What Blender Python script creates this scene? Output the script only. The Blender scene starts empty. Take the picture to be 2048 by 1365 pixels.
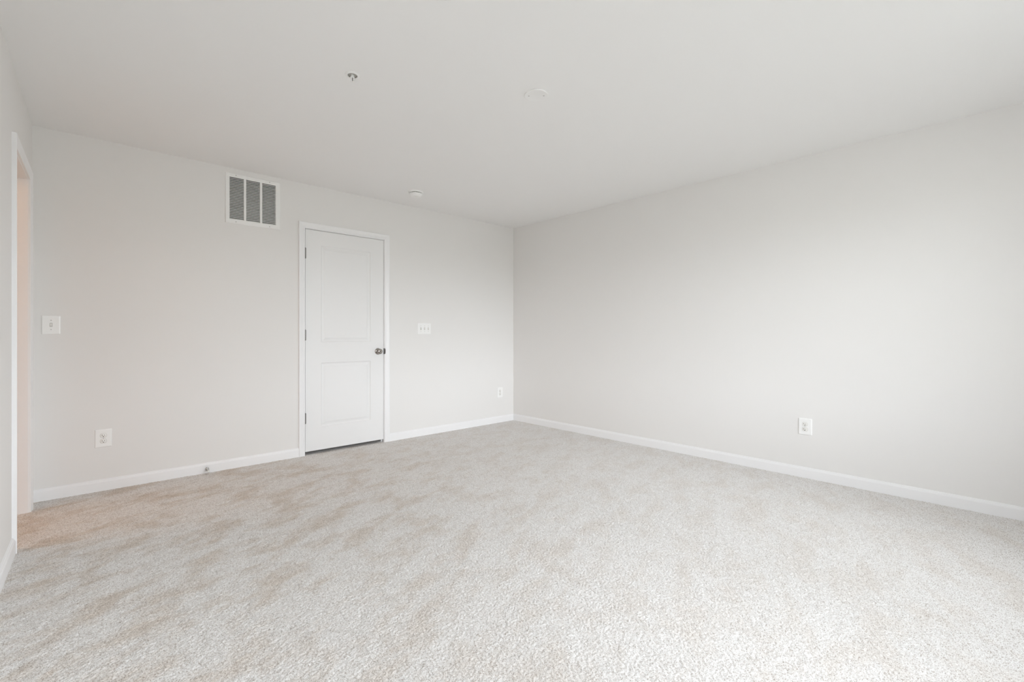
import bpy, bmesh, math, random
import numpy as np
from mathutils import Vector, Matrix

random.seed(7)
rng = np.random.default_rng(7)
S = bpy.context.scene
COL = S.collection

# ------------------------------------------------------------------ camera
YAW = 47.1
cam_data = bpy.data.cameras.new('camera')
cam_data.sensor_width = 36.0
cam_data.lens = 923.5 / 2048 * 36.0
cam_data.shift_y = -12.5 / 2048
cam_data.clip_start = 0.02
cam = bpy.data.objects.new('camera', cam_data)
cam.location = (-4.02, -4.30, 1.084)
cam.rotation_euler = (math.radians(90), 0, math.radians(YAW - 90))
COL.objects.link(cam)
S.camera = cam

# ------------------------------------------------------------------ exposure
S.view_settings.view_transform = 'Standard'
S.view_settings.look = 'None'
S.view_settings.gamma = 1.0
S.view_settings.use_curve_mapping = False
S.view_settings.exposure = -0.02
S.cycles.max_bounces = 16
S.cycles.diffuse_bounces = 12
S.cycles.glossy_bounces = 4
S.cycles.transparent_max_bounces = 8
S.cycles.sample_clamp_indirect = 6.0
S.cycles.caustics_reflective = False
S.cycles.caustics_refractive = False

# ------------------------------------------------------------------ daylight: bright overcast sky over a pale lawn
SKY = (0.965, 0.995, 1.06, 7.3)           # colour and strength of the overcast dome
GLOW = (0.97, 0.995, 1.06)               # two sky lobes added to brighten the room's depth and left: direction, width, strength
GLOWS = [((-0.29, -0.95, 0.14), 10.0, 20.5), ((0.80, -0.60, 0.20), 10.0, 31.0)]
GROUND = (0.985, 1.01, 0.985, 4.7)      # pale daylit ground outside
W = bpy.data.worlds.new('daylight')
S.world = W
W.use_nodes = True
nt = W.node_tree
nt.nodes.clear()
def wn(kind, **k):
    n = nt.nodes.new(kind)
    for a_, v_ in k.items(): setattr(n, a_, v_)
    return n
out = wn('ShaderNodeOutputWorld')
tc = wn('ShaderNodeTexCoord')
sep = wn('ShaderNodeSeparateXYZ')
nt.links.new(tc.outputs['Generated'], sep.inputs[0])
hz = wn('ShaderNodeMapRange', interpolation_type='SMOOTHSTEP')
hz.inputs['From Min'].default_value = -0.04
hz.inputs['From Max'].default_value = 0.06
nt.links.new(sep.outputs['Z'], hz.inputs['Value'])
bg_sky = wn('ShaderNodeBackground')
bg_sky.inputs['Color'].default_value = SKY[:3] + (1,)
bg_sky.inputs['Strength'].default_value = SKY[3]
bg_gnd = wn('ShaderNodeBackground')
bg_gnd.inputs['Color'].default_value = GROUND[:3] + (1,)
bg_gnd.inputs['Strength'].default_value = GROUND[3]
sky_shader = bg_sky
for gdir, gpow, gstr in GLOWS:
    dot = wn('ShaderNodeVectorMath', operation='DOT_PRODUCT')
    dot.inputs[1].default_value = Vector(gdir).normalized()
    nt.links.new(tc.outputs['Generated'], dot.inputs[0])
    mx0 = wn('ShaderNodeMath', operation='MAXIMUM')
    mx0.inputs[1].default_value = 0.0
    nt.links.new(dot.outputs['Value'], mx0.inputs[0])
    pw = wn('ShaderNodeMath', operation='POWER')
    pw.inputs[1].default_value = gpow
    nt.links.new(mx0.outputs[0], pw.inputs[0])
    gs = wn('ShaderNodeMath', operation='MULTIPLY')
    gs.inputs[1].default_value = gstr
    nt.links.new(pw.outputs[0], gs.inputs[0])
    bg_glow = wn('ShaderNodeBackground')
    bg_glow.inputs['Color'].default_value = GLOW + (1,)
    nt.links.new(gs.outputs[0], bg_glow.inputs['Strength'])
    ad = wn('ShaderNodeAddShader')
    nt.links.new(sky_shader.outputs[0], ad.inputs[0])
    nt.links.new(bg_glow.outputs[0], ad.inputs[1])
    sky_shader = ad
ms = wn('ShaderNodeMixShader')
nt.links.new(hz.outputs[0], ms.inputs[0])
nt.links.new(bg_gnd.outputs[0], ms.inputs[1])
nt.links.new(ad.outputs[0], ms.inputs[2])
gd = wn('ShaderNodeMapRange')              # the ground is darker close to the house
gd.inputs['From Min'].default_value = -0.75
gd.inputs['From Max'].default_value = -0.03
gd.inputs['To Min'].default_value = GROUND[3] * 0.30
gd.inputs['To Max'].default_value = GROUND[3] * 1.45
nt.links.new(sep.outputs['Z'], gd.inputs['Value'])
nt.links.new(gd.outputs[0], bg_gnd.inputs['Strength'])
nt.links.new(ms.outputs[0], out.inputs[0])

H = 2.44                      # ceiling height
WY = -4.95                    # window wall
WIN = [(-3.20, -2.23), (-1.90, -0.93)]
WZ = (0.52, 2.12)
HALL_WARM = 16.0

for k, (xa, xb) in enumerate(WIN):          # window openings guide the sky light
    ld = bpy.data.lights.new('window_daylight', 'AREA')
    ld.shape = 'RECTANGLE'
    ld.size = xb - xa
    ld.size_y = WZ[1] - WZ[0]
    ld.cycles.is_portal = True
    lo = bpy.data.objects.new('window_daylight', ld)
    lo.location = ((xa + xb) / 2, WY - 0.13, sum(WZ) / 2)
    lo.rotation_euler = (math.radians(90), 0, 0)
    COL.objects.link(lo)
ld = bpy.data.lights.new('hallway_lamp', 'POINT')
ld.energy = HALL_WARM
ld.color = (1.0, 0.50, 0.19)
ld.shadow_soft_size = 0.26
lo = bpy.data.objects.new('hallway_lamp', ld)
lo.location = (-5.40, -0.50, 2.24)
COL.objects.link(lo)

# ------------------------------------------------------------------ materials
def srgb(r, g, b):
    def f(c):
        c /= 255.0
        return c / 12.92 if c <= 0.04045 else ((c + 0.055) / 1.055) ** 2.4
    return (f(r), f(g), f(b), 1)

def paint(name, col, rough=0.6, bump=0.0, scale=300.0, var=0.0, metal=0.0, spec=0.5):
    m = bpy.data.materials.new(name)
    m.use_nodes = True
    n = m.node_tree.nodes
    l = m.node_tree.links
    b = n['Principled BSDF']
    b.inputs['Base Color'].default_value = col
    b.inputs['Roughness'].default_value = rough
    b.inputs['Metallic'].default_value = metal
    b.inputs['Specular IOR Level'].default_value = spec
    t = n.new('ShaderNodeTexCoord')
    no = n.new('ShaderNodeTexNoise')
    no.inputs['Scale'].default_value = scale
    no.inputs['Detail'].default_value = 3
    l.new(t.outputs['Object'], no.inputs['Vector'])
    if bump:
        bp = n.new('ShaderNodeBump')
        bp.inputs['Strength'].default_value = bump
        bp.inputs['Distance'].default_value = 0.001
        l.new(no.outputs['Fac'], bp.inputs['Height'])
        l.new(bp.outputs[0], b.inputs['Normal'])
    if var:
        n2 = n.new('ShaderNodeTexNoise')
        n2.inputs['Scale'].default_value = 1.7
        n2.inputs['Detail'].default_value = 4
        l.new(t.outputs['Object'], n2.inputs['Vector'])
        mx = n.new('ShaderNodeMix')
        mx.data_type = 'RGBA'
        mx.inputs[6].default_value = tuple(c * (1 - var) for c in col[:3]) + (1,)
        mx.inputs[7].default_value = tuple(min(1, c * (1 + var)) for c in col[:3]) + (1,)
        l.new(n2.outputs['Fac'], mx.inputs[0])
        l.new(mx.outputs[2], b.inputs['Base Color'])
    return m

M_WALL = paint('wall_paint', (0.783, 0.773, 0.759, 1), 0.75, 0.06, 260, 0.006, spec=0.3)
M_CEIL = paint('ceiling_paint', (0.86, 0.857, 0.852, 1), 0.9, 0.05, 200, 0.004, spec=0.2)
M_TRIM = paint('trim_enamel', (0.845, 0.845, 0.85, 1), 0.4, 0.02, 120)
M_DOOR = paint('door_enamel', (0.805, 0.805, 0.803, 1), 0.42, 0.03, 180)
M_PLASTIC = paint('white_plastic', (0.87, 0.87, 0.86, 1), 0.3, 0.0)
M_TOGGLE = paint('toggle_plastic', (0.84, 0.83, 0.80, 1), 0.35)
M_SLOT = paint('slot_shadow', (0.08, 0.07, 0.065, 1), 0.6)
M_GROOVE = paint('grey_seam', (0.38, 0.37, 0.34, 1), 0.6)
M_METALW = paint('white_coated_steel', (0.84, 0.84, 0.83, 1), 0.4)
M_LOUVER = paint('louver_steel', (0.83, 0.83, 0.82, 1), 0.45)
M_DUCT = paint('duct_lining', (0.10, 0.10, 0.095, 1), 0.8)
M_NICKEL = paint('satin_nickel', (0.40, 0.375, 0.35, 1), 0.16, metal=1.0)
M_HINGE = paint('hinge_steel', (0.26, 0.25, 0.235, 1), 0.42, metal=1.0)
M_STRIKE = paint('dark_strike', (0.16, 0.15, 0.14, 1), 0.35, metal=1.0)
M_SCREW = paint('screw_head', (0.50, 0.50, 0.49, 1), 0.45)
M_CHROME = paint('chrome', (0.62, 0.62, 0.61, 1), 0.16, metal=1.0)
M_RUBBER = paint('white_rubber', (0.74, 0.75, 0.73, 1), 0.6)
M_DARKWALL = paint('closet_shade', (0.35, 0.34, 0.33, 1), 0.8)  # the unlit closet's darkness is put into this wall colour
M_VINYL = paint('window_vinyl', (0.86, 0.86, 0.85, 1), 0.4)

def glass():
    m = bpy.data.materials.new('window_glass')
    m.use_nodes = True
    n = m.node_tree.nodes
    l = m.node_tree.links
    n.remove(n['Principled BSDF'])
    tr = n.new('ShaderNodeBsdfTransparent')
    tr.inputs[0].default_value = (0.95, 0.97, 0.96, 1)
    gl = n.new('ShaderNodeBsdfGlossy')
    gl.inputs['Roughness'].default_value = 0.02
    mx = n.new('ShaderNodeMixShader')
    mx.inputs[0].default_value = 0.06
    l.new(tr.outputs[0], mx.inputs[1])
    l.new(gl.outputs[0], mx.inputs[2])
    l.new(mx.outputs[0], n['Material Output'].inputs[0])
    return m
M_GLASS = glass()

def carpet_material():
    m = bpy.data.materials.new('heathered_carpet')
    m.use_nodes = True
    n = m.node_tree.nodes
    l = m.node_tree.links
    b = n['Principled BSDF']
    b.inputs['Roughness'].default_value = 0.95
    b.inputs['Specular IOR Level'].default_value = 0.1
    b.inputs['Sheen Weight'].default_value = 0.15
    t = n.new('ShaderNodeTexCoord')
    # yarn flecks
    v = n.new('ShaderNodeTexNoise')
    v.inputs['Scale'].default_value = 270
    v.inputs['Detail'].default_value = 2
    v.inputs['Roughness'].default_value = 0.6
    l.new(t.outputs['Object'], v.inputs['Vector'])
    r = n.new('ShaderNodeValToRGB')
    c = r.color_ramp
    c.elements[0].position = 0.35
    c.elements[0].color = (0.40, 0.355, 0.315, 1)
    c.elements[1].position = 0.56
    c.elements[1].color = (0.80, 0.79, 0.775, 1)
    q = c.elements.new(0.45)
    q.color = (0.68, 0.66, 0.64, 1)
    l.new(v.outputs['Fac'], r.inputs[0])
    # brushed and trodden pile, shading put into the colour along the vacuum strokes
    def patch(scale, rot, stretch, lo, hi, col, detail=5, dist=0.5):
        mp = n.new('ShaderNodeMapping')
        mp.vector_type = 'TEXTURE'
        mp.inputs['Rotation'].default_value = (0, 0, math.radians(rot))
        mp.inputs['Scale'].default_value = stretch
        l.new(t.outputs['Object'], mp.inputs[0])
        p = n.new('ShaderNodeTexNoise')
        p.inputs['Scale'].default_value = scale
        p.inputs['Detail'].default_value = detail
        p.inputs['Roughness'].default_value = 0.6
        p.inputs['Distortion'].default_value = dist
        l.new(mp.outputs[0], p.inputs['Vector'])
        r2 = n.new('ShaderNodeValToRGB')
        r2.color_ramp.elements[0].position = lo
        r2.color_ramp.elements[0].color = col
        r2.color_ramp.elements[1].position = hi
        r2.color_ramp.elements[1].color = (1, 1, 1, 1)
        l.new(p.outputs['Fac'], r2.inputs[0])
        return r2
    # doorway wear plus painted lamp warmth and pile shading, fading across the room
    dv = n.new('ShaderNodeVectorMath')
    dv.operation = 'DISTANCE'
    dv.inputs[1].default_value = (-3.9, -0.9, 0.0)
    l.new(t.outputs['Object'], dv.inputs[0])
    wear_shade = n.new('ShaderNodeMapRange')
    wear_shade.interpolation_type = 'SMOOTHSTEP'
    wear_shade.inputs['From Min'].default_value = 0.5
    wear_shade.inputs['From Max'].default_value = 3.2
    wear_shade.inputs['To Min'].default_value = 1.0
    wear_shade.inputs['To Max'].default_value = 0.38
    l.new(dv.outputs['Value'], wear_shade.inputs['Value'])
    last = r
    for pr in (patch(5.2, 24, (1.45, 0.80, 1), 0.37, 0.54, (0.84, 0.775, 0.71, 1), 7, 0.3),
               patch(22.0, 24, (1.3, 0.8, 1), 0.32, 0.55, (0.87, 0.855, 0.84, 1), 6, 0.2)):
        mx = n.new('ShaderNodeMix')
        mx.data_type = 'RGBA'
        mx.blend_type = 'MULTIPLY'
        l.new(wear_shade.outputs[0], mx.inputs[0])
        l.new(last.outputs[0] if last is r else last.outputs[2], mx.inputs[6])
        l.new(pr.outputs[0], mx.inputs[7])
        last = mx
    l.new(last.outputs[2], b.inputs['Base Color'])
    return m
M_CARPET = carpet_material()

# ------------------------------------------------------------------ helpers
def tag(o, label=None, cat=None, group=None, kind=None):
    if label: o['label'] = label
    if cat: o['category'] = cat
    if group: o['group'] = group
    if kind: o['kind'] = kind
    return o

def obj(name, bm, mat, parent=None, smooth=False, matrix=None, sharp=40):
    me = bpy.data.meshes.new(name)
    bmesh.ops.recalc_face_normals(bm, faces=bm.faces)
    bm.to_mesh(me)
    bm.free()
    me.materials.append(mat)
    if smooth:
        for p in me.polygons: p.use_smooth = True
        me.set_sharp_from_angle(angle=math.radians(sharp))
    o = bpy.data.objects.new(name, me)
    COL.objects.link(o)
    if matrix is not None: o.matrix_world = matrix
    if parent: o.parent = parent
    return o

def empty(name, loc, rz=0.0):
    o = bpy.data.objects.new(name, None)
    o.empty_display_size = 0.05
    o.location = loc
    o.rotation_euler = (0, 0, rz)
    COL.objects.link(o)
    return o

def struct(name, bm, mat, label=None, cat=None, smooth=False):
    o = obj(name, bm, mat, smooth=smooth)
    return tag(o, label, cat, kind='structure')

def add_box(bm, x0, y0, z0, x1, y1, z1, bevel=0.0, seg=2):
    vs = [bm.verts.new((x, y, z)) for z in (z0, z1) for y in (y0, y1) for x in (x0, x1)]
    F = [(0, 1, 3, 2), (4, 6, 7, 5), (0, 4, 5, 1), (2, 3, 7, 6), (0, 2, 6, 4), (1, 5, 7, 3)]
    fs = [bm.faces.new([vs[i] for i in f]) for f in F]
    if bevel:
        es = {e for f in fs for e in f.edges}
        bmesh.ops.bevel(bm, geom=list(es), offset=bevel, segments=seg, affect='EDGES', profile=0.6)
    return fs

def box(*a, **k):
    bm = bmesh.new()
    add_box(bm, *a, **k)
    return bm

def add_lathe(bm, prof, seg=32, axis='Z', origin=(0, 0, 0)):
    """prof: (radius, height) pairs; closed at the ends where the radius is 0."""
    rings = []
    for r, h in prof:
        if r < 1e-6:
            rings.append([bm.verts.new(_ax(0, 0, h, axis, origin))])
        else:
            rings.append([bm.verts.new(_ax(r * math.cos(2 * math.pi * i / seg), r * math.sin(2 * math.pi * i / seg), h, axis, origin)) for i in range(seg)])
    for a, b in zip(rings, rings[1:]):
        if len(a) == 1 and len(b) == 1: continue
        for i in range(seg):
            j = (i + 1) % seg
            if len(a) == 1: bm.faces.new((a[0], b[i], b[j]))
            elif len(b) == 1: bm.faces.new((a[i], b[0], a[j]))
            else: bm.faces.new((a[i], b[i], b[j], a[j]))

def _ax(a, b, h, axis, o):
    if axis == 'Z': return (o[0] + a, o[1] + b, o[2] + h)
    if axis == 'Y': return (o[0] + a, o[1] + h, o[2] + b)
    return (o[0] + h, o[1] + a, o[2] + b)

def lathe(prof, seg=32, axis='Z', origin=(0, 0, 0)):
    bm = bmesh.new()
    add_lathe(bm, prof, seg, axis, origin)
    return bm

def add_tube(bm, pts, r, seg=10):
    rings = []
    for i, p in enumerate(pts):
        p = Vector(p)
        a = Vector(pts[max(0, i - 1)])
        b = Vector(pts[min(len(pts) - 1, i + 1)])
        t = (b - a).normalized()
        up = Vector((0, 0, 1)) if abs(t.z) < 0.9 else Vector((1, 0, 0))
        u = t.cross(up).normalized()
        v = t.cross(u)
        rr = r[i] if isinstance(r, (list, tuple)) else r
        rings.append([bm.verts.new(p + rr * (math.cos(2 * math.pi * k / seg) * u + math.sin(2 * math.pi * k / seg) * v)) for k in range(seg)])
    for a, b in zip(rings, rings[1:]):
        for i in range(seg):
            j = (i + 1) % seg
            bm.faces.new((a[i], b[i], b[j], a[j]))
    bm.faces.new(rings[0][::-1])
    bm.faces.new(rings[-1])

def add_extrude(bm, prof, p0, p1, nrm, miter0=0.0, miter1=0.0):
    """Sweep a (out, z) profile from p0 to p1 on the floor plan; out is measured along nrm."""
    p0 = Vector(p0); p1 = Vector(p1); nrm = Vector(nrm)
    t = (p1 - p0).normalized()
    ra = [bm.verts.new(p0 + nrm * o + t * (o * miter0) + Vector((0, 0, z))) for o, z in prof]
    rb = [bm.verts.new(p1 + nrm * o - t * (o * miter1) + Vector((0, 0, z))) for o, z in prof]
    n = len(prof)
    for i in range(n):
        j = (i + 1) % n
        bm.faces.new((ra[i], rb[i], rb[j], ra[j]))
    bm.faces.new(ra)
    bm.faces.new(rb[::-1])

def wall_mesh(o, u, nrm, L, Ht, T, holes, z0=0.0):
    """Solid wall from o along u (length L), thickness T away from the room (against nrm), with (u0,u1,z0,z1) holes."""
    us = sorted({0.0, L} | {h[0] for h in holes} | {h[1] for h in holes})
    zs = sorted({z0, Ht} | {h[2] for h in holes} | {h[3] for h in holes})
    o = Vector(o); u = Vector(u).normalized(); nrm = Vector(nrm).normalized()
    def solid(i, j):
        if i < 0 or j < 0 or i >= len(us) - 1 or j >= len(zs) - 1: return False
        a = (us[i] + us[i + 1]) / 2; b = (zs[j] + zs[j + 1]) / 2
        return not any(h[0] < a < h[1] and h[2] < b < h[3] for h in holes)
    bm = bmesh.new()
    vd = {}
    def V(i, j, s):
        k = (i, j, s)
        if k not in vd:
            vd[k] = bm.verts.new(o + u * us[i] + Vector((0, 0, zs[j])) - nrm * (T * s))
        return vd[k]
    for i in range(len(us) - 1):
        for j in range(len(zs) - 1):
            if not solid(i, j): continue
            bm.faces.new((V(i, j, 0), V(i + 1, j, 0), V(i + 1, j + 1, 0), V(i, j + 1, 0)))
            bm.faces.new((V(i, j, 1), V(i, j + 1, 1), V(i + 1, j + 1, 1), V(i + 1, j, 1)))
            if not solid(i - 1, j): bm.faces.new((V(i, j, 0), V(i, j + 1, 0), V(i, j + 1, 1), V(i, j, 1)))
            if not solid(i + 1, j): bm.faces.new((V(i + 1, j, 0), V(i + 1, j, 1), V(i + 1, j + 1, 1), V(i + 1, j + 1, 0)))
            if not solid(i, j - 1): bm.faces.new((V(i, j, 0), V(i, j, 1), V(i + 1, j, 1), V(i + 1, j, 0)))
            if not solid(i, j + 1): bm.faces.new((V(i, j + 1, 0), V(i + 1, j + 1, 0), V(i + 1, j + 1, 1), V(i, j + 1, 1)))
    return bm

# ------------------------------------------------------------------ room shell
T = 0.12
K = 0.0183                                   # the doorway wall is a degree out of square
LU = Vector((-K, -1.0, 0)).normalized()      # along the doorway wall, away from the corner
LN = Vector((1.0, -K, 0)).normalized()       # into the room
LO = Vector((-4.2604, 0, 0))
DX0, DX1, DZ1 = -2.5595, -1.7925, 2.040      # clear opening of the closet door
JT = 0.018
VENT = (-3.150, -2.805, 2.025, 2.366)
OP0, OP1, OPZ = 0.232, 0.888, 2.030          # doorway opening along the doorway wall

XL = -4.45
wb = wall_mesh((-4.50, 0, 0), (1, 0, 0), (0, -1, 0), 4.50 + T, H, T,
               [(DX0 - JT + 4.50, DX1 + JT + 4.50, 0.0, DZ1 + JT), (VENT[0] + 4.50, VENT[1] + 4.50, VENT[2], VENT[3])])
struct('wall_back', wb, M_WALL, 'light warm grey painted wall with the closet door in it', 'wall')
struct('wall_right', wall_mesh((0, 0, 0), (0, -1, 0), (-1, 0, 0), 5.1, H, T, []), M_WALL,
       'long blank light grey wall with one low outlet', 'wall')
struct('wall_left', wall_mesh(LO, LU, LN, 5.1, H, T, [(OP0 - JT, OP1 + JT, 0.0, OPZ + JT)]), M_WALL,
       'narrow strip of pale wall beside the cased doorway', 'wall')
struct('wall_front', wall_mesh((-4.6, WY, 0), (1, 0, 0), (0, 1, 0), 4.6 + T, H, 0.14,
       [(a + 4.6, b + 4.6, WZ[0], WZ[1]) for a, b in WIN]), M_WALL, 'pale wall with two windows facing the closet door', 'wall')
struct('ceiling', box(-6.2, -5.2, H, 0.3, 1.0, H + 0.1), M_CEIL, 'flat white painted ceiling', 'ceiling')

# carpet: a real pile relief over the whole floor
def carpet(name, x0, y0, x1, y1, step, label, fine=True):
    nx = int((x1 - x0) / step) + 1
    ny = int((y1 - y0) / step) + 1
    gx, gy = np.meshgrid(np.linspace(x0, x1, nx), np.linspace(y0, y1, ny))
    def smooth(a, k):
        for _ in range(k):
            a = (a + np.roll(a, 1, 0) + np.roll(a, -1, 0)) / 3
            a = (a + np.roll(a, 1, 1) + np.roll(a, -1, 1)) / 3
        return a
    a = rng.random((ny, nx))
    a = 0.85 * a + 0.30 * smooth(rng.random((ny, nx)), 1)
    a = (a - a.mean()) / a.std()
    b = smooth(rng.random((ny, nx)), 12)
    b = (b - b.mean()) / b.std()
    z = 0.0012 * a + 0.0002 * b - 0.002
    jx = smooth(rng.random((ny, nx)) - 0.5, 1) * step * 1.6
    jy = smooth(rng.random((ny, nx)) - 0.5, 1) * step * 1.6
    jx[:, [0, -1]] = 0; jy[[0, -1], :] = 0
    co = np.stack([gx + jx, gy + jy, z], -1).reshape(-1, 3).astype(np.float32)
    idx = np.arange(nx * ny).reshape(ny, nx)
    q = np.stack([idx[:-1, :-1], idx[:-1, 1:], idx[1:, 1:], idx[1:, :-1]], -1).reshape(-1, 4)
    me = bpy.data.meshes.new(name)
    me.vertices.add(len(co))
    me.vertices.foreach_set('co', co.ravel())
    me.loops.add(q.size)
    me.loops.foreach_set('vertex_index', q.ravel().astype(np.int32))
    me.polygons.add(len(q))
    me.polygons.foreach_set('loop_start', np.arange(0, q.size, 4, dtype=np.int32))
    me.polygons.foreach_set('use_smooth', np.ones(len(q), dtype=bool))
    me.update(calc_edges=True)
    me.materials.append(M_CARPET)
    o = bpy.data.objects.new(name, me)
    COL.objects.link(o)
    return tag(o, label, 'carpet', kind='structure')
carpet('floor', -4.40, -5.0, 0.02, 0.13, 0.0040, 'light beige grey cut pile carpet covering the floor')
struct('floor_slab', box(-6.2, -5.2, -0.12, 0.3, 1.0, -0.02), M_CARPET, 'subfloor under the carpet', 'floor')

# hallway beyond the doorway
hb = bmesh.new()
struct('wall_hallway', wall_mesh((-6.0, 0.2, 0), (0, -1, 0), (1, 0, 0), 3.0, H, T, []), M_WALL, 'hallway wall beyond the cased doorway', 'wall')
struct('wall_hallway_end', wall_mesh((-6.1, 0.05, 0), (1, 0, 0), (0, -1, 0), 1.75, H, T, []), M_WALL, 'end wall of the hallway beyond the doorway', 'wall')
struct('wall_hallway_near', wall_mesh((-6.1, -2.6, 0), (1, 0, 0), (0, 1, 0), 1.75, H, T, []), M_WALL, 'near end wall of the hallway', 'wall')
struct('floor_hallway', box(-6.1, -2.7, -0.02, -4.39, 0.2, -0.004), M_CARPET, 'carpet of the hallway beyond the doorway', 'carpet')
# closet behind the door
cb = bmesh.new()
add_box(cb, -3.4, 0.78, -0.02, -1.2, 0.83, H)
struct('wall_closet', cb, M_DARKWALL, 'back wall of the closet behind the white door', 'wall')
struct('wall_closet_side', box(-3.45, 0.12, -0.02, -3.40, 0.83, H), M_DARKWALL, 'side wall of the closet', 'wall')
struct('wall_closet_end', box(-1.20, 0.12, -0.02, -1.15, 0.83, H), M_DARKWALL, 'end wall of the closet', 'wall')

# baseboards
BP = [(0, 0.0), (0.0135, 0.0), (0.0135, 0.058), (0.0125, 0.0635), (0.0095, 0.067), (0.0085, 0.071), (0.005, 0.077), (0.0, 0.079)]
BP = [(o, z - (0.006 if z == 0.0 else 0)) for o, z in BP]
CW = 0.052                                    # casing width
def base(name, p0, p1, nrm, m0, m1, label):
    bm = bmesh.new()
    add_extrude(bm, BP, p0, p1, nrm, m0, m1)
    return struct(name, bm, M_TRIM, label, 'baseboard')
CX0, CX1 = DX0 - 0.004 - CW, DX1 + 0.004 + CW
base('baseboard_back', (-4.262, 0, 0), (CX0, 0, 0), (0, -1, 0), 0, 0, 'white baseboard between the doorway and the closet door')
base('baseboard_back', (CX1, 0, 0), (0, 0, 0), (0, -1, 0), 0, 1, 'short white baseboard from the closet door to the room corner')
base('baseboard_right', (0, 0, 0), (0, WY, 0), (-1, 0, 0), 1, 1, 'long white baseboard along the blank wall')
pA = LO + LU * (OP1 + 0.004 + 0.057)
pB = LO + LU * (-WY)
base('baseboard_left', pA, pB, LN, 0, 0, 'white baseboard running up to the cased doorway')
base('baseboard_front', (-4.35, WY, 0), (0, WY, 0), (0, 1, 0), 0, 1, 'white baseboard below the windows')

# casings: (across, out) profile swept round the opening with mitred corners
def casing(name, o, u, nrm, u0, u1, ztop, w, label, extra=0.004):
    o = Vector(o); u = Vector(u).normalized(); nrm = Vector(nrm).normalized()
    prof = [(0.0, 0.0), (0.0, 0.0095), (0.003, 0.0115), (0.010, 0.0125), (0.016, 0.0105), (0.030, 0.0140),
            (w - 0.010, 0.0175), (w - 0.003, 0.0180), (w, 0.0155), (w, 0.0)]
    a0, a1, zt = u0 - extra, u1 + extra, ztop + extra
    bm = bmesh.new()
    rows = []
    for s in range(4):
        r = []
        for a, d in prof:
            if s == 0: uu, z = a0 - a, -0.006
            elif s == 1: uu, z = a0 - a, zt + a
            elif s == 2: uu, z = a1 + a, zt + a
            else: uu, z = a1 + a, -0.006
            r.append(bm.verts.new(o + u * uu + nrm * d + Vector((0, 0, z))))
        rows.append(r)
    n = len(prof)
    for A, B in zip(rows, rows[1:]):
        for i in range(n):
            j = (i + 1) % n
            bm.faces.new((A[i], B[i], B[j], A[j]))
    bm.faces.new(rows[0]); bm.faces.new(rows[-1][::-1])
    return struct(name, bm, M_TRIM, label, 'door casing')

def jamb(name, o, u, nrm, u0, u1, ztop, depth, label, stop=None):
    o = Vector(o); u = Vector(u).normalized(); nrm = Vector(nrm).normalized()
    bm = bmesh.new()
    def bx(a, b, d0, d1, z0, z1):
        c = [bm.verts.new(o + u * x - nrm * y + Vector((0, 0, z))) for z in (z0, z1) for y in (d0, d1) for x in (a, b)]
        for f in [(0, 1, 3, 2), (4, 6, 7, 5), (0, 4, 5, 1), (2, 3, 7, 6), (0, 2, 6, 4), (1, 5, 7, 3)]:
            bm.faces.new([c[i] for i in f])
    t = JT - 0.0005
    bx(u0 - t, u0, 0, depth, -0.006, ztop + t)
    bx(u1, u1 + t, 0, depth, -0.006, ztop + t)
    bx(u0, u1, 0, depth, ztop, ztop + t)
    if stop is not None:
        bx(u0, u0 + 0.011, stop, stop + 0.035, -0.006, ztop)
        bx(u1 - 0.011, u1, stop, stop + 0.035, -0.006, ztop)
        bx(u0, u1, stop, stop + 0.035, ztop - 0.011, ztop)
    return struct(name, bm, M_TRIM, label, 'door jamb')

casing('trim_1', (0, 0, 0), (1, 0, 0), (0, -1, 0), DX0, DX1, DZ1, CW, 'white moulded casing round the closet door')
jamb('trim_2', (0, 0, 0), (1, 0, 0), (0, -1, 0), DX0, DX1, DZ1, T, 'white jamb lining inside the closet door casing', stop=0.040)
casing('trim_3', LO, LU, LN, OP0, OP1, OPZ, 0.055, 'white moulded casing round the open doorway')
jamb('trim_4', LO, LU, LN, OP0, OP1, OPZ, T, 'white jamb lining of the open doorway')
casing('trim_5', LO - LN * T, LU, -LN, OP0, OP1, OPZ, 0.055, 'casing on the hallway face of the open doorway')

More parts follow.
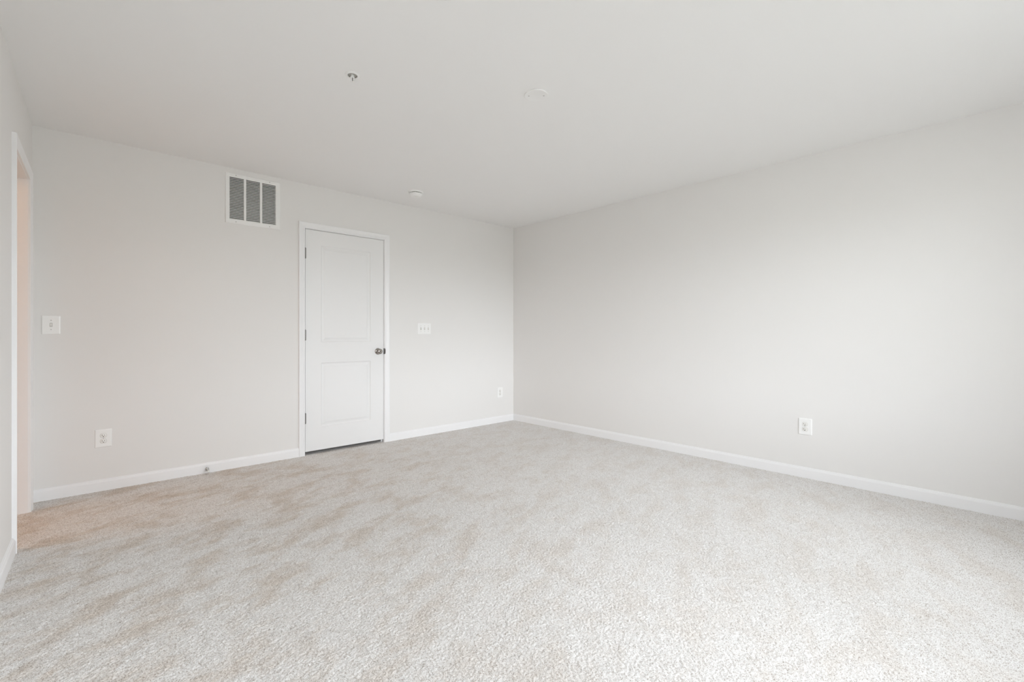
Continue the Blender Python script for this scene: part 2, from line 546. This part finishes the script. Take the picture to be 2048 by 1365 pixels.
# ------------------------------------------------------------------ windows in the wall behind the camera
for k, (xa, xb) in enumerate(WIN):
    root = empty('window_%d' % (k + 1), ((xa + xb) / 2, WY, WZ[0]))
    tag(root, ['white double hung window nearer the doorway wall', 'white double hung window nearer the blank long wall'][k], 'window', kind='structure')
    w = (xb - xa) / 2; h = WZ[1] - WZ[0]
    fr = bmesh.new()
    for x0, x1, z0, z1 in ((-w, -w + 0.045, 0, h), (w - 0.045, w, 0, h), (-w + 0.045, w - 0.045, 0, 0.045), (-w + 0.045, w - 0.045, h - 0.045, h)):
        add_box(fr, x0, -0.135, z0, x1, -0.055, z1)
    obj('window_frame', fr, M_VINYL, root)
    for z0, z1, y0 in ((0.045, h / 2 + 0.02, -0.090), (h / 2 - 0.02, h - 0.045, -0.125)):
        sb = bmesh.new()
        x0, x1 = -w + 0.045, w - 0.045
        for a in ((x0, x0 + 0.035, z0, z1), (x1 - 0.035, x1, z0, z1), (x0 + 0.035, x1 - 0.035, z0, z0 + 0.04), (x0 + 0.035, x1 - 0.035, z1 - 0.04, z1)):
            add_box(sb, a[0], y0, a[2], a[1], y0 + 0.03, a[3])
        so = obj('sash', sb, M_VINYL, root)
        pb = bmesh.new()
        vs = [pb.verts.new(p) for p in ((x0 + 0.035, y0 + 0.015, z0 + 0.04), (x1 - 0.035, y0 + 0.015, z0 + 0.04), (x1 - 0.035, y0 + 0.015, z1 - 0.04), (x0 + 0.035, y0 + 0.015, z1 - 0.04))]
        pb.faces.new(vs)
        obj('glass_pane', pb, M_GLASS, so)
    obj('window_sill', box(-w - 0.04, -0.054, -0.03, w + 0.04, 0.045, -0.002, bevel=0.004), M_TRIM, root)

# ------------------------------------------------------------------ closet door
DW0, DW1 = -2.5565, -1.7955
DB, DT = 0.029, 2.0365
door = empty('door_1', (DW0, 0, DB))
tag(door, 'white two panel closet door with a satin nickel knob', 'door', kind='structure')
def door_leaf():
    bm = bmesh.new()
    W_ = DW1 - DW0; Hh = DT - DB; TH = 0.035; yf = 0.002
    panels = [(-2.418 - DW0, -1.934 - DW0, 0.2415 - DB, 0.827 - DB), (-2.418 - DW0, -1.934 - DW0, 1.0165 - DB, 1.902 - DB)]
    xs = [0, panels[0][0], panels[0][1], W_]
    zs = [0, panels[0][2], panels[0][3], panels[1][2], panels[1][3], Hh]
    vd = {}
    def V(x, y, z):
        k = (round(x, 5), round(y, 5), round(z, 5))
        if k not in vd: vd[k] = bm.verts.new((x, y, z))
        return vd[k]
    for i in range(3):
        for j in range(5):
            if i == 1 and j in (1, 3): continue
            bm.faces.new((V(xs[i], yf, zs[j]), V(xs[i + 1], yf, zs[j]), V(xs[i + 1], yf, zs[j + 1]), V(xs[i], yf, zs[j + 1])))
    for x0, x1, z0, z1 in panels:                       # moulded recess, then the raised field
        loops = [(0, 0.0), (0.004, 0.0045), (0.010, 0.0075), (0.015, 0.0080), (0.024, 0.0060), (0.034, 0.0035), (0.0375, 0.0018), (0.042, 0.0012)]
        prev = None
        for d, y in loops:
            r = [V(x0 + d, yf + y, z0 + d), V(x1 - d, yf + y, z0 + d), V(x1 - d, yf + y, z1 - d), V(x0 + d, yf + y, z1 - d)]
            if prev:
                for i in range(4):
                    bm.faces.new((prev[i], prev[(i + 1) % 4], r[(i + 1) % 4], r[i]))
            prev = r
        bm.faces.new(prev)
    # edges and back
    a = [(0, 0), (W_, 0), (W_, Hh), (0, Hh)]
    def edge_pts(i):
        if i == 0: return [(x, 0) for x in xs]
        if i == 1: return [(W_, z) for z in zs]
        if i == 2: return [(x, Hh) for x in reversed(xs)]
        return [(0, z) for z in reversed(zs)]
    back = []
    for i in range(4):
        p = edge_pts(i)
        for (xa, za), (xb, zb) in zip(p, p[1:]):
            bm.faces.new((V(xa, yf, za), V(xb, yf, zb), V(xb, yf + TH, zb), V(xa, yf + TH, za)))
        back += [V(x, yf + TH, z) for x, z in p[:-1]]
    bm.faces.new(back)
    return bm
obj('door_leaf', door_leaf(), M_DOOR, door)
def hinge_bm(zc):
    bm = bmesh.new()
    n, hh = 5, 0.089
    for i in range(n):
        z0 = zc - hh / 2 + i * hh / n
        add_lathe(bm, [(0, z0), (0.0062, z0), (0.0062, z0 + hh / n - 0.0008), (0, z0 + hh / n - 0.0008)], 14)
    add_lathe(bm, [(0, zc + hh / 2), (0.0048, zc + hh / 2), (0.0052, zc + hh / 2 + 0.003), (0.002, zc + hh / 2 + 0.006), (0, zc + hh / 2 + 0.0065)], 14)
    add_lathe(bm, [(0, zc - hh / 2 - 0.004), (0.003, zc - hh / 2 - 0.004), (0.0048, zc - hh / 2), (0, zc - hh / 2)], 14)
    add_box(bm, 0.0005, 0.000, zc - hh / 2, 0.0065, 0.0018, zc + hh / 2)
    return bm
for zc in (1.817, 1.080, 0.331):
    h = obj('hinge', hinge_bm(zc - DB), M_HINGE, door, smooth=True)
    h.location = (-0.0018, -0.0045, 0)
KX, KZ = -1.8560 - DW0, 0.918 - DB
kn = obj('door_knob', lathe([(0, -0.0570), (0.0095, -0.0567), (0.0120, -0.0575), (0.0180, -0.0555), (0.0240, -0.0515), (0.0268, -0.0460), (0.0270, -0.0410), (0.0250, -0.0345), (0.0200, -0.0290), (0.0140, -0.0250),
                             (0.0120, -0.021), (0.0122, -0.012), (0.0140, -0.008), (0.0140, 0.0)], 36, 'Y', (KX, 0.002, KZ)), M_NICKEL, door, smooth=True)
obj('rosette', lathe([(0.0125, -0.010), (0.020, -0.0095), (0.0270, -0.0070), (0.0315, -0.0030), (0.0325, 0.0), (0, 0.0)], 36, 'Y', (KX, 0.002, KZ)), M_NICKEL, kn, smooth=True)
obj('privacy_button', lathe([(0, -0.0605), (0.004, -0.0600), (0.0052, -0.0580), (0.0052, -0.0560), (0, -0.0560)], 16, 'Y', (KX, 0.002, KZ)), M_STRIKE, kn, smooth=True)
def strike_bm():
    bm = bmesh.new()
    pts = [(-0.001, -0.0290), (0.007, -0.0275), (0.0100, -0.022), (0.0115, -0.012), (0.0120, 0.0), (0.0115, 0.012), (0.0100, 0.022), (0.007, 0.0275), (-0.001, 0.0290)]
    a = [bm.verts.new((x, -0.0165, z)) for x, z in pts]
    b = [bm.verts.new((x, -0.0135, z)) for x, z in pts]
    bm.faces.new(a); bm.faces.new(b[::-1])
    for i in range(len(pts)):
        j = (i + 1) % len(pts)
        bm.faces.new((a[i], a[j], b[j], b[i]))
    add_box(bm, -0.0016, -0.0165, -0.0285, 0.0016, 0.020, 0.0285)
    return bm
st = obj('strike_plate', strike_bm(), M_STRIKE, door)
st.location = (DX1 - DW0 - 0.0005, 0, KZ)

# ------------------------------------------------------------------ things on the walls: local x to the right, y into the wall, z up
def cover_bm(w, h, d=0.0065, holes=()):
    bm = bmesh.new()
    add_lo = [(0.0, 0.0), (0.0, 0.0018), (0.0022, 0.0052), (0.0075, d)]
    prev = None
    def ring(ins, y, r):
        pts = []
        x, z = w / 2 - ins, h / 2 - ins
        r = max(r - ins, 0.0006)
        for cx, cz, a0 in ((x - r, z - r, 0), (-x + r, z - r, 90), (-x + r, -z + r, 180), (x - r, -z + r, 270)):
            for k in range(5):
                a = math.radians(a0 + 22.5 * k)
                pts.append(bm.verts.new((cx + r * math.cos(a), -y, cz + r * math.sin(a))))
        return pts
    for ins, y in add_lo:
        r = ring(ins, y, 0.005)
        if prev:
            for i in range(len(r)):
                j = (i + 1) % len(r)
                bm.faces.new((prev[i], prev[j], r[j], r[i]))
        prev = r
    bm.faces.new(prev)
    return bm

def screw_bm(r=0.0032):
    bm = bmesh.new()
    add_lathe(bm, [(0, -0.0014), (r * 0.6, -0.0012), (r, -0.0004), (r, 0.0)], 14, 'Y')
    return bm

PD = 0.0065
def make_outlet():
    root = empty('wall_outlet', (0, 0, 0))
    obj('cover_plate', cover_bm(0.090, 0.125), M_PLASTIC, root, smooth=True, sharp=9)
    for s in (1, -1):
        bm = bmesh.new()
        rim = []
        # rounded face with flat top and bottom
        pts = []
        for k in range(40):
            a = 2 * math.pi * k / 40
            pts.append((0.0172 * math.cos(a), max(-0.0136, min(0.0136, 0.0172 * math.sin(a)))))
        a = [bm.verts.new((x, -PD + 0.001, z)) for x, z in pts]
        b = [bm.verts.new((x, -PD - 0.0016, z)) for x, z in pts]
        c = [bm.verts.new((x * 0.94, -PD - 0.0022, z * 0.94)) for x, z in pts]
        for p, q in ((a, b), (b, c)):
            for i in range(40):
                j = (i + 1) % 40
                bm.faces.new((p[i], p[j], q[j], q[i]))
        bm.faces.new(c)
        r = obj('receptacle', bm, M_TOGGLE, root, smooth=True)
        r.location = (0, 0, s * 0.0196)
        g = bmesh.new()
        prof = []
        for k in range(40):
            aa = 2 * math.pi * k / 40
            prof.append((0.0182 * math.cos(aa), max(-0.0146, min(0.0146, 0.0182 * math.sin(aa)))))
        g1 = [g.verts.new((x, -PD - 0.0004, z)) for x, z in prof]
        g.faces.new(g1)
        g2 = [g.verts.new((x, -PD + 0.0008, z)) for x, z in prof]
        for i in range(40):
            j = (i + 1) % 40
            g.faces.new((g1[i], g1[j], g2[j], g2[i]))
        obj('seam', g, M_GROOVE, r).location = (0, 0, 0)
        for nm, x0, x1, z0, z1 in (('neutral_slot', -0.0078, -0.0052, -0.0015, 0.0065), ('hot_slot', 0.0052, 0.0075, -0.0008, 0.0060)):
            obj(nm, box(x0, -PD - 0.0026, z0, x1, -PD - 0.0008, z1), M_SLOT, r)
        obj('ground_hole', lathe([(0, -PD - 0.0026), (0.0030, -PD - 0.0026), (0.0030, -PD - 0.0008), (0, -PD - 0.0008)], 14, 'Y', (0, 0, -0.0075)), M_SLOT, r)
    s = obj('screw', screw_bm(0.003), M_SCREW, root, smooth=True)
    s.location = (0, -PD, 0)
    return root

def copy_tree(o, parent=None):
    c = o.copy()
    COL.objects.link(c)
    if parent: c.parent = parent
    for ch in list(o.children): copy_tree(ch, c)
    return c

out_a = make_outlet()
out_a.location = (-3.9155, 0, 0.3625)
tag(out_a, 'white duplex outlet on the closet door wall, below the single light switch', 'outlet', 'white duplex wall outlets')
out_b = copy_tree(out_a)
out_b.location = (-0.2305, 0, 0.368)
tag(out_b, 'white duplex outlet low beside the room corner, below the triple switch plate', 'outlet', 'white duplex wall outlets')
out_c = copy_tree(out_a)
out_c.location = (0, -3.2465, 0.386)
out_c.rotation_euler = (0, 0, -math.pi / 2)
tag(out_c, 'white duplex outlet low on the long blank wall', 'outlet', 'white duplex wall outlets')

def toggle_bm(up):
    bm = bmesh.new()
    s = 1 if up else -1
    prof = [(-PD + 0.001, -0.0095), (-PD - 0.0012, -0.0092), (-PD - 0.0025, -0.002 * 1), (-PD - 0.0100, 0.0052), (-PD - 0.0115, 0.0088), (-PD - 0.0095, 0.0102), (-PD - 0.0022, 0.0094), (-PD + 0.001, 0.0095)]
    a = [bm.verts.new((-0.0043, y, z * s)) for y, z in prof]
    b = [bm.verts.new((0.0043, y, z * s)) for y, z in prof]
    bm.faces.new(a); bm.faces.new(b[::-1])
    for i in range(len(prof)):
        j = (i + 1) % len(prof)
        bm.faces.new((a[i], a[j], b[j], b[i]))
    return bm

def switch_plate(name, w, h, offs, ups, loc):
    root = empty(name, loc)
    obj('cover_plate', cover_bm(w, h), M_PLASTIC, root, smooth=True, sharp=9)
    for x, up in zip(offs, ups):
        t = obj('toggle', toggle_bm(up), M_TOGGLE, root)
        t.location = (x, 0, 0)
        bm = bmesh.new()
        add_box(bm, -0.0062, -PD - 0.0005, -0.0125, 0.0062, -PD + 0.001, 0.0125)
        obj('toggle_slot', bm, M_GROOVE, t)
        for z in (0.0302, -0.0302):
            s = obj('screw', screw_bm(), M_SCREW, root, smooth=True)
            s.location = (x, -PD, z)
    return root
tag(switch_plate('light_switch', 0.090, 0.124, [0.0], [False], (-4.1735, 0, 1.149)),
    'single toggle light switch on a white plate beside the open doorway', 'light switch')
tag(switch_plate('light_switch', 0.162, 0.121, [-0.046, 0.0, 0.046], [False, False, False], (-1.3175, 0, 1.1495)),
    'wide white plate with three toggle switches beside the closet door', 'light switch')

# ------------------------------------------------------------------ return air grille
vx0, vx1, vz0, vz1 = -3.180, -2.768, 1.990, 2.400
vent = empty('air_return_vent', ((vx0 + vx1) / 2, 0, vz0))
tag(vent, 'square white return air grille with three louvred columns above the closet door', 'vent')
ox, oz = (vx0 + vx1) / 2, vz0
a0, a1, b0, b1 = VENT[0] - ox, VENT[1] - ox, VENT[2] - oz, VENT[3] - oz
fw, fh = vx1 - vx0, vz1 - vz0
fb = bmesh.new()
def rect_loop(bm, x0, x1, z0, z1, y): return [bm.verts.new((x, y, z)) for x, z in ((x0, z0), (x1, z0), (x1, z1), (x0, z1))]
lp = [rect_loop(fb, -fw / 2, fw / 2, 0, fh, 0.0), rect_loop(fb, -fw / 2, fw / 2, 0, fh, -0.003), rect_loop(fb, -fw / 2 + 0.005, fw / 2 - 0.005, 0.005, fh - 0.005, -0.0075),
      rect_loop(fb, a0 - 0.004, a1 + 0.004, b0 - 0.004, b1 + 0.004, -0.0075), rect_loop(fb, a0, a1, b0, b1, -0.0055), rect_loop(fb, a0, a1, b0, b1, 0.018)]
for A, B in zip(lp, lp[1:]):
    for i in range(4):
        j = (i + 1) % 4
        fb.faces.new((A[i], A[j], B[j], B[i]))
obj('frame', fb, M_METALW, vent)
db = bmesh.new()
e0 = 0.0015
add_box(db, a0 + e0, 0.018, b0 + e0, a1 - e0, 0.10, b1 - e0)
db.faces.ensure_lookup_table()
front = min(db.faces, key=lambda f: f.calc_center_median().y)
bmesh.ops.delete(db, geom=[front], context='FACES_ONLY')
obj('duct_box', db, M_DUCT, vent)
d1 = (-3.039 - ox, -2.9185 - ox)
for x in d1:
    obj('divider', box(x - 0.0085, -0.0070, b0, x + 0.0085, 0.012, b1, bevel=0.001, seg=1), M_METALW, vent)
cols = [(a0, d1[0] - 0.0085), (d1[0] + 0.0085, d1[1] - 0.0085), (d1[1] + 0.0085, a1)]
N = 26
pitch = (b1 - b0) / N
slat_mesh = {}
for xa, xb in cols:
    for k in range(N):
        zb = b0 + pitch * k + 0.0004
        key = round(xb - xa, 5)
        if key not in slat_mesh:
            bm = bmesh.new()
            hw = (xb - xa) / 2
            prof = [(-0.0052, 0.0000), (-0.0057, 0.0016), (-0.0044, 0.0028), (0.0066, 0.0112), (0.0075, 0.0104), (-0.0034, 0.0008)]
            A = [bm.verts.new((-hw, y, z)) for y, z in prof]
            B = [bm.verts.new((hw, y, z)) for y, z in prof]
            bm.faces.new(A); bm.faces.new(B[::-1])
            for i in range(len(prof)):
                j = (i + 1) % len(prof)
                bm.faces.new((A[i], A[j], B[j], B[i]))
            o = obj('louver', bm, M_LOUVER, vent)
            slat_mesh[key] = o
        else:
            o = slat_mesh[key].copy()
            COL.objects.link(o)
            o.parent = vent
        o.location = ((xa + xb) / 2, 0, zb)
for x, z in ((-3.105, 2.385), (-2.853, 2.385), (-3.105, 2.006), (-2.853, 2.006)):
    s = obj('screw', screw_bm(0.0042), M_SCREW, vent, smooth=True)
    s.location = (x - ox, -0.0075, z - oz)

# ------------------------------------------------------------------ ceiling fittings (local z downwards from the ceiling is negative)
sd = empty('smoke_detector', (-1.706, -0.468, H))
tag(sd, 'round white smoke detector on the ceiling above the closet door', 'smoke detector')
obj('mounting_base', lathe([(0, 0), (0.071, 0.0), (0.0715, -0.004), (0.069, -0.010), (0.062, -0.0125), (0.050, -0.0125), (0, -0.0125)], 48), M_PLASTIC, sd, smooth=True)
obj('vent_ring', lathe([(0.0535, -0.0125), (0.0535, -0.0185)], 48), M_GROOVE, sd)
hb2 = obj('housing', lathe([(0.057, -0.0185), (0.0605, -0.0190), (0.0610, -0.024), (0.0570, -0.0265), (0.0565, -0.0285), (0.0560, -0.033), (0.0515, -0.0365), (0.0505, -0.039), (0.046, -0.045), (0.040, -0.0475), (0.012, -0.0485), (0, -0.0485)], 48), M_PLASTIC, sd, smooth=True)
obj('test_button', lathe([(0.0, -0.0500), (0.009, -0.0498), (0.010, -0.0485), (0, -0.0485)], 24, 'Z', (-0.006, -0.016, 0)), M_TOGGLE, hb2, smooth=True)
for k in range(8):
    a = 2 * math.pi * k / 8 + 0.2
    rb = box(-0.0016, 0.0530, -0.0186, 0.0016, 0.0575, -0.0124)
    o = obj('rib', rb, M_PLASTIC, sd)
    o.rotation_euler = (0, 0, a)

sp = empty('fire_sprinkler', (-2.990, -1.969, H))
sp.scale = (1, 1, 0.80)
tag(sp, 'small pendent fire sprinkler with a round white collar on the ceiling', 'sprinkler')
obj('escutcheon', lathe([(0.0365, 0.0), (0.0370, -0.0025), (0.0340, -0.0055), (0.0285, -0.0068), (0.0250, -0.0060), (0.0235, -0.003), (0.0230, 0.0)], 40), M_METALW, sp, smooth=True)
obj('recess_cup', lathe([(0.0232, -0.004), (0.0225, 0.0), (0, -0.0006)], 40), M_GROOVE, sp, smooth=True)
bd = obj('sprinkler_body', lathe([(0.0085, -0.0008), (0.0085, -0.010), (0.0098, -0.0115), (0.0098, -0.0150), (0.007, -0.0175), (0.0, -0.0178)], 24), M_METALW, sp, smooth=True)
for s in (1, -1):
    bm = bmesh.new()
    add_tube(bm, [(s * 0.0088, 0, -0.0140), (s * 0.0098, 0, -0.022), (s * 0.0085, 0, -0.032), (s * 0.0042, 0, -0.0405), (s * 0.001, 0, -0.0440)], 0.0020, 8)
    obj('frame_arm', bm, M_METALW, sp, smooth=True)
obj('glass_bulb', lathe([(0, -0.0170), (0.0014, -0.0175), (0.0018, -0.028), (0.0014, -0.0405), (0, -0.041)], 12), M_STRIKE, sp, smooth=True)
obj('deflector', lathe([(0, -0.0425), (0.0040, -0.0430), (0.0045, -0.0475), (0.0120, -0.0485), (0.0120, -0.0497), (0.0035, -0.0500), (0.0030, -0.0520), (0, -0.0520)], 24), M_METALW, sp, smooth=True)

cv = empty('ceiling_box_cover', (-2.142, -2.481, H))
cv.scale = (1, 1, 0.6)
tag(cv, 'flat round blank cover plate painted the same white as the ceiling', 'cover plate')
obj('cover_disc', lathe([(0.0665, 0.0), (0.0675, -0.0050), (0.0660, -0.0085), (0.0610, -0.0095), (0.0575, -0.0080), (0, -0.0080)], 56), M_CEIL, cv, smooth=True)
for x, y in ((-0.030, 0.030), (0.030, -0.030)):
    s = obj('screw', lathe([(0, -0.0094), (0.0030, -0.0092), (0.0042, -0.0084), (0.0042, -0.0070)], 14), M_SCREW, cv, smooth=True)
    s.location = (x, y, 0)

# ------------------------------------------------------------------ door stop on the baseboard
ds = empty('door_stop', (-3.306, -0.0135, 0.030))
tag(ds, 'small chrome door stop screwed to the baseboard beside the closet door', 'door stop')
obj('mounting_flange', lathe([(0, -0.010), (0.006, -0.010), (0.0105, -0.0085), (0.0135, -0.0045), (0.0140, 0.0), (0, 0)], 28, 'Y'), M_CHROME, ds, smooth=True)
sbm = bmesh.new()
n = 15
coil = []
for i in range(n * 14 + 1):
    a = 2 * math.pi * i / 14
    y = -0.010 - 0.046 * i / (n * 14)
    d = (y + 0.010) / 0.046
    coil.append((0.0060 * math.cos(a), y, 0.0060 * math.sin(a) - 0.004 * d * d))
add_tube(sbm, coil, 0.0014, 6)
obj('spring', sbm, M_CHROME, ds, smooth=True)
obj('rubber_tip', lathe([(0, -0.0745), (0.0065, -0.0740), (0.0085, -0.0715), (0.0085, -0.0600), (0.0075, -0.0545), (0, -0.0545)], 24, 'Y', (0, 0, -0.005)), M_RUBBER, ds, smooth=True)
